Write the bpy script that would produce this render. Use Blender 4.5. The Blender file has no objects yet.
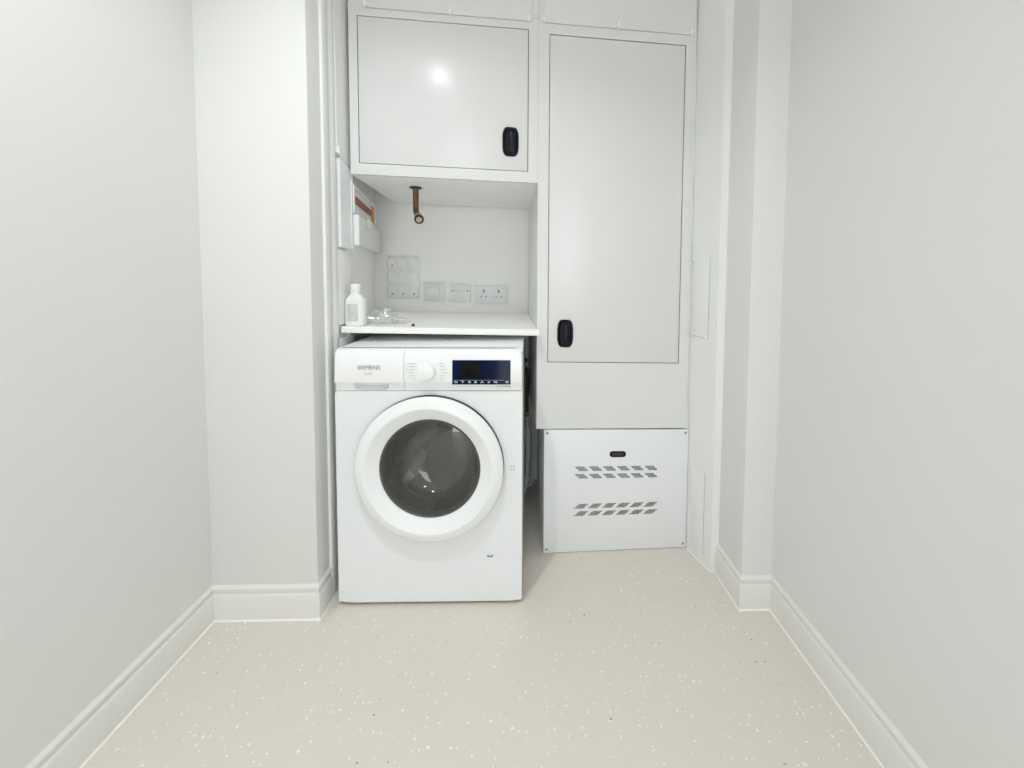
import bpy, bmesh, math, random
from mathutils import Vector, Matrix, noise
random.seed(7)
C = bpy.context.scene.collection
scene = bpy.context.scene
PI = math.pi

# ------------------------------------------------------------------ camera
FPX, PX, PY = 399.84, 540.45, 296.48
YAW, PITCH, ROLL, CAM_H = -0.02802, 0.04937, 0.00616, 1.0811
cam_data = bpy.data.cameras.new('camera')
cam = bpy.data.objects.new('camera', cam_data)
C.objects.link(cam)
cam_data.sensor_width = 36.0
cam_data.lens = FPX * 36.0 / 1024.0
cam_data.shift_x = (512.0 - PX) / 1024.0
cam_data.shift_y = (PY - 384.0) / 1024.0
cam_data.clip_start = 0.01
_cy, _sy, _cp, _sp = math.cos(YAW), math.sin(YAW), math.cos(PITCH), math.sin(PITCH)
_r = Vector((_cy, _sy, 0)); _f0 = Vector((-_sy, _cy, 0))
_f = _f0 * _cp - Vector((0, 0, 1)) * _sp
_u = _f0 * _sp + Vector((0, 0, 1)) * _cp
_cr, _sr = math.cos(ROLL), math.sin(ROLL)
_rr = _r * _cr + _u * _sr          # image right
_uu = -_r * _sr + _u * _cr         # image up
cam.matrix_world = Matrix(((_rr.x, _uu.x, -_f.x, 0), (_rr.y, _uu.y, -_f.y, 0), (_rr.z, _uu.z, -_f.z, CAM_H), (0, 0, 0, 1)))
scene.camera = cam

# ------------------------------------------------------------------ world, exposure
world = bpy.data.worlds.new('world'); scene.world = world
world.use_nodes = True
world.node_tree.nodes['Background'].inputs[0].default_value = (0.94, 0.98, 1.0, 1)
world.node_tree.nodes['Background'].inputs[1].default_value = 5.5  # bright world, added as fill through the doorway
vs = scene.view_settings
vs.view_transform = 'Standard'; vs.look = 'None'; vs.gamma = 1.0; vs.use_curve_mapping = False
vs.exposure = 0.0
try:
    scene.cycles.use_denoising = True
    scene.cycles.max_bounces = 14
    scene.cycles.diffuse_bounces = 8
    scene.cycles.transparent_max_bounces = 16
except Exception:
    pass
LAMPS = [(-0.44, 0.52, 7.6, 132), (0.36, -0.20, 2.2, 140), (-0.40, -1.35, 1.1, 150), (0.25, -2.2, 1.0, 150)]     # x, y, watts, beam of the ceiling downlights; all but the first added for fill
LAMP_COLOR = (0.965, 0.995, 1.0)
CEIL = 2.40

# ------------------------------------------------------------------ materials
def mat(name, col, rough=0.5, metal=0.0, spec=0.5, noise_scale=None, noise_amt=0.03, bump=None, coat=0.0):
    m = bpy.data.materials.new(name); m.use_nodes = True
    nt = m.node_tree; b = nt.nodes['Principled BSDF']
    b.inputs['Base Color'].default_value = (*col, 1); b.inputs['Roughness'].default_value = rough
    b.inputs['Metallic'].default_value = metal; b.inputs['Specular IOR Level'].default_value = spec
    b.inputs['Coat Weight'].default_value = coat; b.inputs['Coat Roughness'].default_value = 0.05
    tc = nt.nodes.new('ShaderNodeTexCoord')
    n = nt.nodes.new('ShaderNodeTexNoise'); n.inputs['Scale'].default_value = noise_scale or 6.0
    n.inputs['Detail'].default_value = 4.0
    nt.links.new(tc.outputs['Object'], n.inputs['Vector'])
    r = nt.nodes.new('ShaderNodeValToRGB')
    lo = tuple(max(0, c * (1 - noise_amt)) for c in col); hi = tuple(min(1, c * (1 + noise_amt * .5)) for c in col)
    r.color_ramp.elements[0].color = (*lo, 1); r.color_ramp.elements[1].color = (*hi, 1)
    r.color_ramp.elements[0].position = .3; r.color_ramp.elements[1].position = .7
    nt.links.new(n.outputs['Fac'], r.inputs['Fac']); nt.links.new(r.outputs['Color'], b.inputs['Base Color'])
    if bump:
        n2 = nt.nodes.new('ShaderNodeTexNoise'); n2.inputs['Scale'].default_value = bump[0]; n2.inputs['Detail'].default_value = 2
        bp = nt.nodes.new('ShaderNodeBump'); bp.inputs['Strength'].default_value = bump[1]; bp.inputs['Distance'].default_value = bump[2]
        nt.links.new(tc.outputs['Object'], n2.inputs['Vector']); nt.links.new(n2.outputs['Fac'], bp.inputs['Height'])
        nt.links.new(bp.outputs['Normal'], b.inputs['Normal'])
    return m

def glass_mat(name, tint, ior=1.5, rough=0.02, extra=0.0, spec=(1, 1, 1)):
    m = bpy.data.materials.new(name); m.use_nodes = True
    nt = m.node_tree; nt.nodes.remove(nt.nodes['Principled BSDF'])
    out = nt.nodes['Material Output']
    t = nt.nodes.new('ShaderNodeBsdfTransparent'); t.inputs[0].default_value = (*tint, 1)
    g = nt.nodes.new('ShaderNodeBsdfGlossy'); g.inputs['Roughness'].default_value = rough; g.inputs[0].default_value = (*spec, 1)
    f0 = ((ior - 1) / (ior + 1)) ** 2
    lw = nt.nodes.new('ShaderNodeLayerWeight'); lw.inputs['Blend'].default_value = .5
    pw = nt.nodes.new('ShaderNodeMath'); pw.operation = 'POWER'; pw.inputs[1].default_value = 5.0
    nt.links.new(lw.outputs['Facing'], pw.inputs[0])
    f = nt.nodes.new('ShaderNodeMath'); f.operation = 'MULTIPLY_ADD'; f.inputs[1].default_value = 1 - f0; f.inputs[2].default_value = f0
    nt.links.new(pw.outputs[0], f.inputs[0])
    a = nt.nodes.new('ShaderNodeMath'); a.operation = 'ADD'; a.use_clamp = True; a.inputs[1].default_value = extra
    mx = nt.nodes.new('ShaderNodeMixShader')
    nt.links.new(f.outputs[0], a.inputs[0]); nt.links.new(a.outputs[0], mx.inputs[0])
    nt.links.new(t.outputs[0], mx.inputs[1]); nt.links.new(g.outputs[0], mx.inputs[2]); nt.links.new(mx.outputs[0], out.inputs[0])
    return m

def emit_mat(name, col, power):
    m = bpy.data.materials.new(name); m.use_nodes = True
    b = m.node_tree.nodes['Principled BSDF']
    b.inputs['Base Color'].default_value = (*col, 1)
    b.inputs['Emission Color'].default_value = (*col, 1); b.inputs['Emission Strength'].default_value = power
    return m

def floor_mat():
    m = bpy.data.materials.new('speckled_vinyl'); m.use_nodes = True
    nt = m.node_tree; b = nt.nodes['Principled BSDF']; L = nt.links.new
    tc = nt.nodes.new('ShaderNodeTexCoord')
    base = nt.nodes.new('ShaderNodeTexNoise'); base.inputs['Scale'].default_value = 2.0; base.inputs['Detail'].default_value = 5
    L(tc.outputs['Object'], base.inputs['Vector'])
    r0 = nt.nodes.new('ShaderNodeValToRGB')
    r0.color_ramp.elements[0].color = (0.715, 0.672, 0.606, 1); r0.color_ramp.elements[1].color = (0.745, 0.701, 0.634, 1)
    L(base.outputs['Fac'], r0.inputs['Fac'])
    warp = nt.nodes.new('ShaderNodeTexNoise'); warp.inputs['Scale'].default_value = 90
    L(tc.outputs['Object'], warp.inputs['Vector'])
    wm = nt.nodes.new('ShaderNodeVectorMath'); wm.operation = 'SCALE'; wm.inputs['Scale'].default_value = 0.012
    L(warp.outputs['Color'], wm.inputs[0])
    wa = nt.nodes.new('ShaderNodeVectorMath'); wa.operation = 'ADD'
    L(tc.outputs['Object'], wa.inputs[0]); L(wm.outputs[0], wa.inputs[1])
    def flecks(scale, radius, chance, prev, col):
        v = nt.nodes.new('ShaderNodeTexVoronoi'); v.inputs['Scale'].default_value = scale; v.voronoi_dimensions = '2D'
        L(wa.outputs[0], v.inputs['Vector'])
        sep = nt.nodes.new('ShaderNodeSeparateColor'); L(v.outputs['Color'], sep.inputs[0])
        near = nt.nodes.new('ShaderNodeMath'); near.operation = 'LESS_THAN'
        rad = nt.nodes.new('ShaderNodeMath'); rad.operation = 'MULTIPLY'; rad.inputs[1].default_value = radius
        ad = nt.nodes.new('ShaderNodeMath'); ad.operation = 'ADD'; ad.inputs[1].default_value = .35
        L(sep.outputs[1], ad.inputs[0]); L(ad.outputs[0], rad.inputs[0])
        L(v.outputs['Distance'], near.inputs[0]); L(rad.outputs[0], near.inputs[1])
        ch = nt.nodes.new('ShaderNodeMath'); ch.operation = 'LESS_THAN'; ch.inputs[1].default_value = chance
        L(sep.outputs[0], ch.inputs[0])
        mu = nt.nodes.new('ShaderNodeMath'); mu.operation = 'MULTIPLY'; L(near.outputs[0], mu.inputs[0]); L(ch.outputs[0], mu.inputs[1])
        mx = nt.nodes.new('ShaderNodeMix'); mx.data_type = 'RGBA'
        L(mu.outputs[0], mx.inputs['Factor']); L(prev, mx.inputs[6]); mx.inputs[7].default_value = (*col, 1)
        return mx.outputs[2]
    c = flecks(58, .13, .31, r0.outputs['Color'], (0.90, 0.89, 0.85))
    c = flecks(80, .11, .12, c, (0.82, 0.80, 0.74))
    c = flecks(43, .075, .020, c, (0.22, 0.20, 0.18))
    L(c, b.inputs['Base Color'])
    b.inputs['Roughness'].default_value = 0.42; b.inputs['Specular IOR Level'].default_value = 0.4
    return m

M = {
    'wall': mat('matt_wall_paint', (0.772, 0.775, 0.765), 0.55, spec=.25, noise_scale=1.5, noise_amt=.012, bump=(160, .12, .001)),
    'ceiling': mat('ceiling_paint', (0.90, 0.90, 0.89), 0.8, spec=.2),
    'skirt': mat('eggshell_skirting_paint', (0.79, 0.785, 0.755), 0.35, spec=.4, noise_amt=.01),
    'sealant': mat('white_sealant', (0.88, 0.88, 0.85), 0.35, noise_amt=.01),
    'trim': mat('trim_gloss_paint', (0.87, 0.875, 0.87), 0.35, spec=.4, noise_amt=.01),
    'cab': mat('satin_cabinet_paint', (0.765, 0.77, 0.772), 0.27, spec=.5, noise_amt=.01, bump=(9, .05, .002)),
    'niche': mat('niche_paint', (0.945, 0.945, 0.93), 0.5, spec=.3, noise_amt=.01),
    'box': mat('powder_coated_white', (0.85, 0.865, 0.885), 0.35, noise_amt=.008),
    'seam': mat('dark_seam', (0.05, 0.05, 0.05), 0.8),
    'latch': mat('black_plastic', (0.004, 0.0045, 0.008), 0.35, spec=.2),
    'latch_in': mat('recess_navy_plastic', (0.003, 0.0035, 0.014), 0.3, spec=.25),
    'steel': mat('screw_steel', (0.35, 0.35, 0.34), 0.35, metal=1.0),
    'clip': mat('white_clip_plastic', (0.86, 0.87, 0.86), 0.3),
    'enamel': mat('white_enamel', (0.84, 0.86, 0.88), 0.22, spec=.5, noise_amt=.006),
    'panel': mat('white_panel_plastic', (0.90, 0.91, 0.92), 0.25, spec=.5, noise_amt=.006),
    'ring': mat('white_door_plastic', (0.89, 0.905, 0.915), 0.2, spec=.5, noise_amt=.006),
    'dark': mat('dark_rubber_and_gap_shadow', (0.025, 0.025, 0.028), 0.6),  # also colours the ring that paints the shaded door gap
    'gasket': mat('grey_gasket_rubber', (0.07, 0.072, 0.075), 0.5),
    'drum': mat('brushed_drum_steel', (0.36, 0.355, 0.345), 0.24, metal=1.0, noise_scale=40, noise_amt=.15, bump=(55, .5, .004)),
    'display': mat('navy_display_glass', (0.0025, 0.008, 0.038), 0.08, spec=.12),
    'display_reflection_dark': mat('painted_dark_reflection', (0.001, 0.001, 0.002), 0.12, spec=.2),
    'icon': mat('pale_icon_print', (0.75, 0.78, 0.82), 0.5),
    'print': mat('grey_print', (0.22, 0.23, 0.24), 0.5),
    'print_shadow_grey': mat('pale_grey_print_and_shadow', (0.55, 0.56, 0.57), 0.5),  # also colours the painted shadow lines behind access panels
    'copper': mat('tarnished_copper', (0.26, 0.125, 0.065), 0.42, metal=.7, noise_scale=30, noise_amt=.35),
    'brass': mat('worn_chrome', (0.55, 0.48, 0.42), 0.3, metal=1.0),
    'plate': mat('moulded_white_plastic', (0.80, 0.81, 0.805), 0.3, noise_amt=.006),
    'rocker': mat('rocker_white_plastic', (0.87, 0.875, 0.87), 0.25, noise_amt=.006),
    'hole': mat('pin_hole_black', (0.02, 0.02, 0.02), 0.7),
    'orange': mat('orange_warning_label', (0.66, 0.27, 0.03), 0.5),
    'redlabel': mat('brown_red_label', (0.30, 0.08, 0.045), 0.5),
    'bottle': mat('milky_bottle_plastic', (0.86, 0.87, 0.86), 0.3),
    'bottlelabel': mat('pale_grey_label', (0.66, 0.68, 0.68), 0.5, noise_scale=60, noise_amt=.18),
    'hose': mat('grey_hose_plastic', (0.58, 0.60, 0.61), 0.45),
    'braid': mat('black_braid_rubber', (0.03, 0.03, 0.025), 0.6),
    'yellow': mat('yellow_stripe', (0.40, 0.30, 0.06), 0.6),
    'floor': floor_mat(),
    'glass': glass_mat('smoked_door_glass', (0.74, 0.74, 0.745), 1.5, .012, .035),
    'bowl': glass_mat('clear_glass_bowl', (0.78, 0.79, 0.81), 1.5, .02, .07),
    'film': glass_mat('clear_crumpled_film', (0.95, 0.96, 0.95), 1.5, .18, .22),
    'clear': glass_mat('clear_flap_plastic', (0.95, 0.96, 0.96), 1.12, .06, .0),
    'lens': emit_mat('lamp_lens', (1.0, 0.97, 0.93), 8.0),
    'doorpaint': mat('grey_blue_door_paint', (0.30, 0.34, 0.38), 0.4),
}

# ------------------------------------------------------------------ mesh helpers
def link_mesh(name, bm, m, parent=None, xf=None, origin=None, sharp=35):
    if xf:
        for v in bm.verts: v.co = Vector(xf(*v.co))
    o_loc = Vector((0, 0, 0))
    if parent is not None:
        root = parent
        o_loc = Vector(root['_w']) if '_w' in root.keys() else Vector((0, 0, 0))
    elif origin == 'auto':
        xs = [v.co.x for v in bm.verts]; ys = [v.co.y for v in bm.verts]; zs = [v.co.z for v in bm.verts]
        o_loc = Vector(((min(xs) + max(xs)) / 2, (min(ys) + max(ys)) / 2, min(zs)))
    for v in bm.verts: v.co -= o_loc
    bmesh.ops.recalc_face_normals(bm, faces=bm.faces[:])
    me = bpy.data.meshes.new(name); bm.to_mesh(me); bm.free()
    for p in me.polygons: p.use_smooth = True
    me.set_sharp_from_angle(angle=math.radians(sharp))
    ms = m if isinstance(m, (list, tuple)) else [m]
    for mm in ms: me.materials.append(mm)
    o = bpy.data.objects.new(name, me); C.objects.link(o)
    if parent is not None:
        o.parent = parent; o['_w'] = tuple(o_loc)
    else:
        o.location = o_loc; o['_w'] = tuple(o_loc)
    return o

def thing(name, loc, label, cat, group=None):
    o = bpy.data.objects.new(name, None); C.objects.link(o)
    o.location = loc; o.empty_display_size = 0.05; o['_w'] = tuple(loc)
    return tag(o, label, cat, group)

def tag(o, label, cat, group=None):
    o['label'] = label; o['category'] = cat
    if group: o['group'] = group
    return o

def struct(name, bm, m, xf=None):
    o = link_mesh(name, bm, m, None, xf); o['kind'] = 'structure'
    return o

def box(bm, a, b, bev=0.0, seg=2):
    r = bmesh.ops.create_cube(bm, size=1.0)
    vs_ = r['verts']
    for v in vs_:
        v.co = Vector(((a[i] + b[i]) / 2 + v.co[i] * abs(b[i] - a[i]) for i in range(3)))
    if bev > 0:
        es = list({e for v in vs_ for e in v.link_edges})
        bmesh.ops.bevel(bm, geom=es, offset=bev, segments=seg, affect='EDGES', profile=.5)
    return bm

def nb(): return bmesh.new()
def bx(a, b, bev=0.0, seg=2): return box(nb(), a, b, bev, seg)

def prism(bm, poly, axis, lo, hi):
    """poly: 2-D points in the two other axes (cyclic order xyz without axis)."""
    def p3(p, t):
        if axis == 'x': return (t, p[0], p[1])
        if axis == 'y': return (p[0], t, p[1])
        return (p[0], p[1], t)
    A = [bm.verts.new(p3(p, lo)) for p in poly]; B = [bm.verts.new(p3(p, hi)) for p in poly]
    n = len(poly)
    for i in range(n): bm.faces.new((A[i], A[(i + 1) % n], B[(i + 1) % n], B[i]))
    bm.faces.new(A[::-1]); bm.faces.new(B)
    return bm

def loft(bm, secs, cap=True, closed=True):
    R = [[bm.verts.new(p) for p in s] for s in secs]
    n = len(secs[0])
    for a, b in zip(R[:-1], R[1:]):
        for i in range(n if closed else n - 1):
            bm.faces.new((a[i], a[(i + 1) % n], b[(i + 1) % n], b[i]))
    if cap:
        bm.faces.new(R[0][::-1]); bm.faces.new(R[-1])
    return bm

def lathe_y(bm, prof, c, seg=72, closed=False):
    """revolve (r, y) profile about the y axis through c=(x,y,z)."""
    rings = []
    for r, y in prof:
        if r < 1e-6: rings.append([bm.verts.new((c[0], c[1] + y, c[2]))])
        else: rings.append([bm.verts.new((c[0] + r * math.cos(2 * PI * k / seg), c[1] + y, c[2] + r * math.sin(2 * PI * k / seg))) for k in range(seg)])
    prs = list(zip(rings[:-1], rings[1:]))
    if closed: prs.append((rings[-1], rings[0]))
    for a, b in prs:
        for k in range(seg):
            k2 = (k + 1) % seg
            if len(a) == 1 and len(b) == 1: continue
            if len(a) == 1: bm.faces.new((a[0], b[k], b[k2]))
            elif len(b) == 1: bm.faces.new((a[k], a[k2], b[0]))
            else: bm.faces.new((a[k], a[k2], b[k2], b[k]))
    return bm

def lathe_z(bm, prof, c, seg=40):
    rings = []
    for r, z in prof:
        if r < 1e-6: rings.append([bm.verts.new((c[0], c[1], c[2] + z))])
        else: rings.append([bm.verts.new((c[0] + r * math.cos(2 * PI * k / seg), c[1] + r * math.sin(2 * PI * k / seg), c[2] + z)) for k in range(seg)])
    for a, b in zip(rings[:-1], rings[1:]):
        for k in range(seg):
            k2 = (k + 1) % seg
            if len(a) == 1: bm.faces.new((a[0], b[k], b[k2]))
            elif len(b) == 1: bm.faces.new((a[k], a[k2], b[0]))
            else: bm.faces.new((a[k], a[k2], b[k2], b[k]))
    return bm

def smooth_path(pts, n=10):
    P = [Vector(p) for p in pts]; out = []
    for i in range(len(P) - 1):
        p0 = P[max(i - 1, 0)]; p1 = P[i]; p2 = P[i + 1]; p3 = P[min(i + 2, len(P) - 1)]
        for k in range(n):
            t = k / n
            out.append(.5 * ((2 * p1) + (-p0 + p2) * t + (2 * p0 - 5 * p1 + 4 * p2 - p3) * t * t + (-p0 + 3 * p1 - 3 * p2 + p3) * t ** 3))
    out.append(P[-1]); return out

def tube(bm, path, rad, seg=14, cap=True):
    path = [Vector(p) for p in path]
    rad_f = rad if callable(rad) else (lambda i: rad)
    t0 = (path[1] - path[0]).normalized()
    nrm = t0.orthogonal().normalized(); rings = []
    for i, p in enumerate(path):
        t = (path[min(i + 1, len(path) - 1)] - path[max(i - 1, 0)]).normalized()
        nrm = (nrm - t * nrm.dot(t)).normalized(); bn = t.cross(nrm)
        r = rad_f(i)
        rings.append([bm.verts.new(p + (nrm * math.cos(2 * PI * k / seg) + bn * math.sin(2 * PI * k / seg)) * r) for k in range(seg)])
    for a, b in zip(rings[:-1], rings[1:]):
        for k in range(seg): bm.faces.new((a[k], a[(k + 1) % seg], b[(k + 1) % seg], b[k]))
    if cap: bm.faces.new(rings[0][::-1]); bm.faces.new(rings[-1])
    return bm

def text_bm(body, size, bold=0.0):
    """flat lettering as a bmesh in the x-z plane, baseline at z=0, centred on x."""
    cu = bpy.data.curves.new('lettering', 'FONT'); cu.body = body; cu.size = size; cu.align_x = 'CENTER'
    cu.extrude = 0.0002; cu.offset = bold; cu.space_character = 1.08
    o = bpy.data.objects.new('lettering', cu); C.objects.link(o)
    bpy.context.view_layer.update()
    me = bpy.data.meshes.new_from_object(o.evaluated_get(bpy.context.evaluated_depsgraph_get()))
    bpy.data.objects.remove(o); bpy.data.curves.remove(cu)
    bm = nb(); bm.from_mesh(me); bpy.data.meshes.remove(me)
    for v in bm.verts: v.co = Vector((v.co.x, -v.co.z, v.co.y))
    return bm

# ------------------------------------------------------------------ frames of the fitted joinery
YC, KAP, TAU = 1.5014, 0.0605, 0.0221
ck, sk = math.cos(KAP), math.sin(KAP)
def cab(u, v, z):                       # the fitted cupboards stand a little askew to the room and hang a touch out of level
    return (ck * u - sk * v, YC + sk * u + ck * v, z - TAU * u)
XW, YW, KW = -0.6184, 1.2772, -0.0054
cw, sw = math.cos(KW), math.sin(KW)
def wm(x, y, z): return (cw * x - sw * y + XW, sw * x + cw * y + YW, z)

XL, XNL, YNL = -0.9778, -0.6526, 1.2237
XR, XNR, YNR = 0.7887, 0.6875, 1.2308
G = 0.009                                # how far the skirting face stands in front of the plaster
YB = -2.9                               # the wall behind the camera

# ------------------------------------------------------------------ room shell
struct('floor', bx((-1.2, YB - .1, -.1), (1.1, 2.4, 0)), M['floor'])
struct('ceiling', bx((-1.2, YB - .1, CEIL), (1.1, 2.4, CEIL + .1)), M['ceiling'])
struct('wall_left', bx((XL - G - .1, YB - .1, 0), (XL - G, YNL + G, CEIL)), M['wall'])
struct('wall_right', bx((XR + G, YB - .1, 0), (XR + G + .1, YNR + G, CEIL)), M['wall'])
wf = nb()
box(wf, (XL - G, YB - .1, 0), (-.45, YB, CEIL)); box(wf, (.37, YB - .1, 0), (XR + G, YB, CEIL)); box(wf, (-.45, YB - .1, 2.03), (.37, YB, CEIL))  # opening added to let the fill light in
struct('wall_front', wf, M['wall'])
# left return: a nib that faces the room, then its side running back to the cupboards
struct('wall_left_return', box(nb(), (XL - G - .1, YNL + G, 0), (XNL - G, 1.5, CEIL), .004), M['wall'])
struct('wall_right_return', box(nb(), (XNR + G, YNR + G, 0), (XR + G + .1, 1.62, CEIL), .004), M['wall'])
# alcove behind the cupboards
struct('wall_back', bx((-.86, .5844, 0), (.75, .66, CEIL)), M['niche'], cab)
al = nb(); prism(al, [(-.655, .004), (-.746, .5844), (-.86, .5844), (-.86, .004)], 'z', 0, CEIL)
struct('wall_alcove_left', al, M['niche'], cab)
struct('wall_alcove_right', bx((.648, .125, 0), (.75, .5844, CEIL)), M['niche'], cab)

# boxed-out side on the right, between the nib and the cupboards
bo = nb(); prism(bo, [(.6695, 1.398), (.6325, 1.545), (.75, 1.66), (XNR + G + .004, 1.62), (XNR + G + .004, 1.398)], 'z', 0, CEIL)
struct('trim_1', bo, M['trim'])

# left-hand trim strips on the nib side
tr = nb()
prism(tr, [(XNL - G - .002, 1.308), (XNL - .001, 1.308), (XNL + .0005, 1.312), (XNL + .0005, 1.340), (XNL - .003, 1.345), (XNL - .003, 1.350),
           (XNL + .0005, 1.355), (XNL + .0005, 1.380), (XNL - .001, 1.384), (XNL - G - .002, 1.384)], 'z', 0, CEIL)
struct('trim_2', tr, M['trim'])

SKH = 0.1118
def skirt_profile(d=0.0):                # (out, z): flat face, a small step and bead at the top
    t = G + .0
    return [(-.002, 0), (t + .004, 0), (t + .0005, .004), (t, .004), (t, SKH - .0345), (t - .001, SKH - .032), (t - .0055, SKH - .027), (t - .0058, SKH - .018),
            (t - .0015, SKH - .0155), (t - .0015, SKH - .0095), (t - .006, SKH - .0035), (-.0005, SKH), (-.002, SKH)]
def skirting(name, path):
    """path of (x, y, nx, ny): wall points with the mitred outward direction, profile swept along it."""
    bm = nb(); secs = []
    for x, y, nx, ny in path:
        secs.append([(x + nx * o, y + ny * o, z) for o, z in skirt_profile()])
    loft(bm, secs)
    o = struct(name, bm, M['skirt'])
    return o
skirting('baseboard_left', [(XL - G, YB, 1, 0), (XL - G, YNL + G, 1, -1)])
skirting('baseboard_left_return', [(XL - G, YNL + G, 1, -1), (XNL - G, YNL + G, 1, -1), (XNL - G, 1.306, 1, 0)])
skirting('baseboard_right', [(XR + G, YB, -1, 0), (XR + G, YNR + G, -1, -1)])
skirting('baseboard_right_return', [(XR + G, YNR + G, -1, -1), (XNR + G, YNR + G, -1, -1), (XNR + G, 1.396, -1, 0)])
def sealant(name, pts):
    bm = nb()
    prof = [(0, 0), (.004, 0), (.0028, .0024), (0, .0045)]
    loft(bm, [[(x + nx * o, y + ny * o, z + .0003) for o, z in prof] for x, y, nx, ny in pts])
    struct(name, bm, M['sealant'])
sealant('trim_3', [(XL + .0, YB, 1, 0), (XL, YNL, 1, -1), (XNL, YNL, 1, -1), (XNL, 1.306, 1, 0)])
sealant('trim_4', [(XR, YB, -1, 0), (XR, YNR, -1, -1), (XNR, YNR, -1, -1), (XNR, 1.396, -1, 0)])
sealant('trim_5', [(.6695, 1.399, -1, 0), (.6335, 1.528, -1, 0)])

# doorway added behind the camera as fill light, with its frame; bright world beyond
df = nb()
for a, b in (((-.53, YB, 0), (-.45, YB + .018, 2.11)), ((.37, YB, 0), (.45, YB + .018, 2.11)), ((-.45, YB, 2.03), (.37, YB + .018, 2.11))): box(df, a, b, .004)
struct('trim_6', df, M['trim'])
pl = bpy.data.lights.new('doorway_fill', 'AREA'); pl.shape = 'RECTANGLE'; pl.size = .82; pl.size_y = 2.03; pl.cycles.is_portal = True
po = bpy.data.objects.new('doorway_fill_portal', pl); C.objects.link(po); po.location = (-.04, YB - .02, 1.015); po.rotation_euler = (PI / 2, 0, 0)

# ------------------------------------------------------------------ ceiling downlights (above the frame); those after the first are added fill
for i, (lx, ly, w, beam) in enumerate(LAMPS):
    lab = ['recessed ceiling downlight just in front of the cupboards', 'added fill downlight over the middle of the room', 'added fill downlight behind the camera on the left', 'added fill downlight nearest the added doorway'][i]
    t = thing('downlight', (lx, ly, CEIL), lab, 'light', 'ceiling downlights')
    link_mesh('bezel', lathe_z(nb(), [(.038, -.001), (.046, -.006), (.050, -.003), (.051, 0), (.036, 0), (.038, -.001)], (lx, ly, CEIL)), M['plate'], t)
    link_mesh('lens', lathe_z(nb(), [(0, -.0005), (.036, -.0005), (.036, -.0025), (0, -.0025)], (lx, ly, CEIL)), M['lens'], t)
    ld = bpy.data.lights.new('downlight_lamp', 'AREA'); ld.shape = 'DISK'; ld.size = .07; ld.energy = w; ld.color = LAMP_COLOR
    ld.spread = math.radians(beam)
    lo = bpy.data.objects.new('lamp', ld); C.objects.link(lo); lo.location = (0, 0, -.004); lo.parent = t

# ------------------------------------------------------------------ upper cupboard over the alcove
Xc0, Xc1, Xc2 = -0.6392, 0.0299, 0.6267
ZUB, ZF = 1.4298, 2.0058
FT = 0.018
def frame_bm(x0, x1, z0, z1, dx0, dx1, dz0, dz1, y0=0.0, y1=FT, bev=.0015):
    """face frame with a rectangular opening."""
    bm = nb()
    o_ = [(x0, z0), (x1, z0), (x1, z1), (x0, z1)]; i_ = [(dx0, dz0), (dx1, dz0), (dx1, dz1), (dx0, dz1)]
    def V(p, y): return bm.verts.new((p[0], y, p[1]))
    of = [V(p, y0) for p in o_]; inf = [V(p, y0) for p in i_]; ob = [V(p, y1) for p in o_]; ib = [V(p, y1) for p in i_]
    for k in range(4):
        j = (k + 1) % 4
        bm.faces.new((of[k], of[j], inf[j], inf[k])); bm.faces.new((ob[j], ob[k], ib[k], ib[j]))
        bm.faces.new((of[j], of[k], ob[k], ob[j])); bm.faces.new((inf[k], inf[j], ib[j], ib[k]))
    return bm

def latch(parent, cx, cz, w, h, xf, y=-.002):
    """black recessed slam latch: bulging rounded surround with a sunken finger cup."""
    def outline(s, ww, hh, n=10):
        pts = []
        for k in range(4 * n):
            a = 2 * PI * (k + .5) / (4 * n)
            ca, sa = math.cos(a), math.sin(a)
            e = .42
            x = math.copysign(abs(ca) ** e, ca); z = math.copysign(abs(sa) ** e, sa)
            bulge = 1 - .13 * z * z
            pts.append((x * ww / 2 * bulge * s, z * hh / 2 * s * (1 - .02 * x * x)))
        return pts
    o1 = outline(1, w, h); o2 = outline(1, w - .004, h - .004); o3 = outline(1, w - .013, h - .013); o4 = outline(1, w - .020, h - .022)
    bm = nb()
    secs = [[(cx + p[0], y + .002, cz + p[1]) for p in o1], [(cx + p[0], y - .002, cz + p[1]) for p in o1], [(cx + p[0], y - .005, cz + p[1]) for p in o2],
            [(cx + p[0], y - .0045, cz + p[1]) for p in o3], [(cx + p[0], y - .0005, cz + p[1]) for p in o4]]
    loft(bm, secs, cap=False); bm.faces.new([v for v in bm.verts][-len(o4):])
    o = link_mesh('latch', bm, M['latch'], parent, xf)
    pb = bx((cx - w * .02, y - .003, cz - h * .33), (cx + w * .30, y - .0004, cz + h * .33), .001)
    link_mesh('lever', pb, M['latch_in'], o, xf)
    return o

def clip(parent, x, y, z, xf, axis='y', r=.009):
    """little white turn-clip that holds an access panel: round boss with a short tongue."""
    bm = nb()
    lathe_y(bm, [(0, -.008), (r * .6, -.0075), (r, -.005), (r, 0), (0, 0)], (0, 0, 0), 18)
    box(bm, (-.0045, -.007, -.013), (.0045, 0, .013), .0015)
    def f(a, b, c):
        if axis == 'y': p = (x + a, y + b, z + c)
        elif axis == '+x': p = (x - b, y + a, z + c)
        else: p = (x + b, y + a, z + c)
        return xf(*p) if xf else p
    return link_mesh('clip', bm, M['clip'], parent, f)

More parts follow.
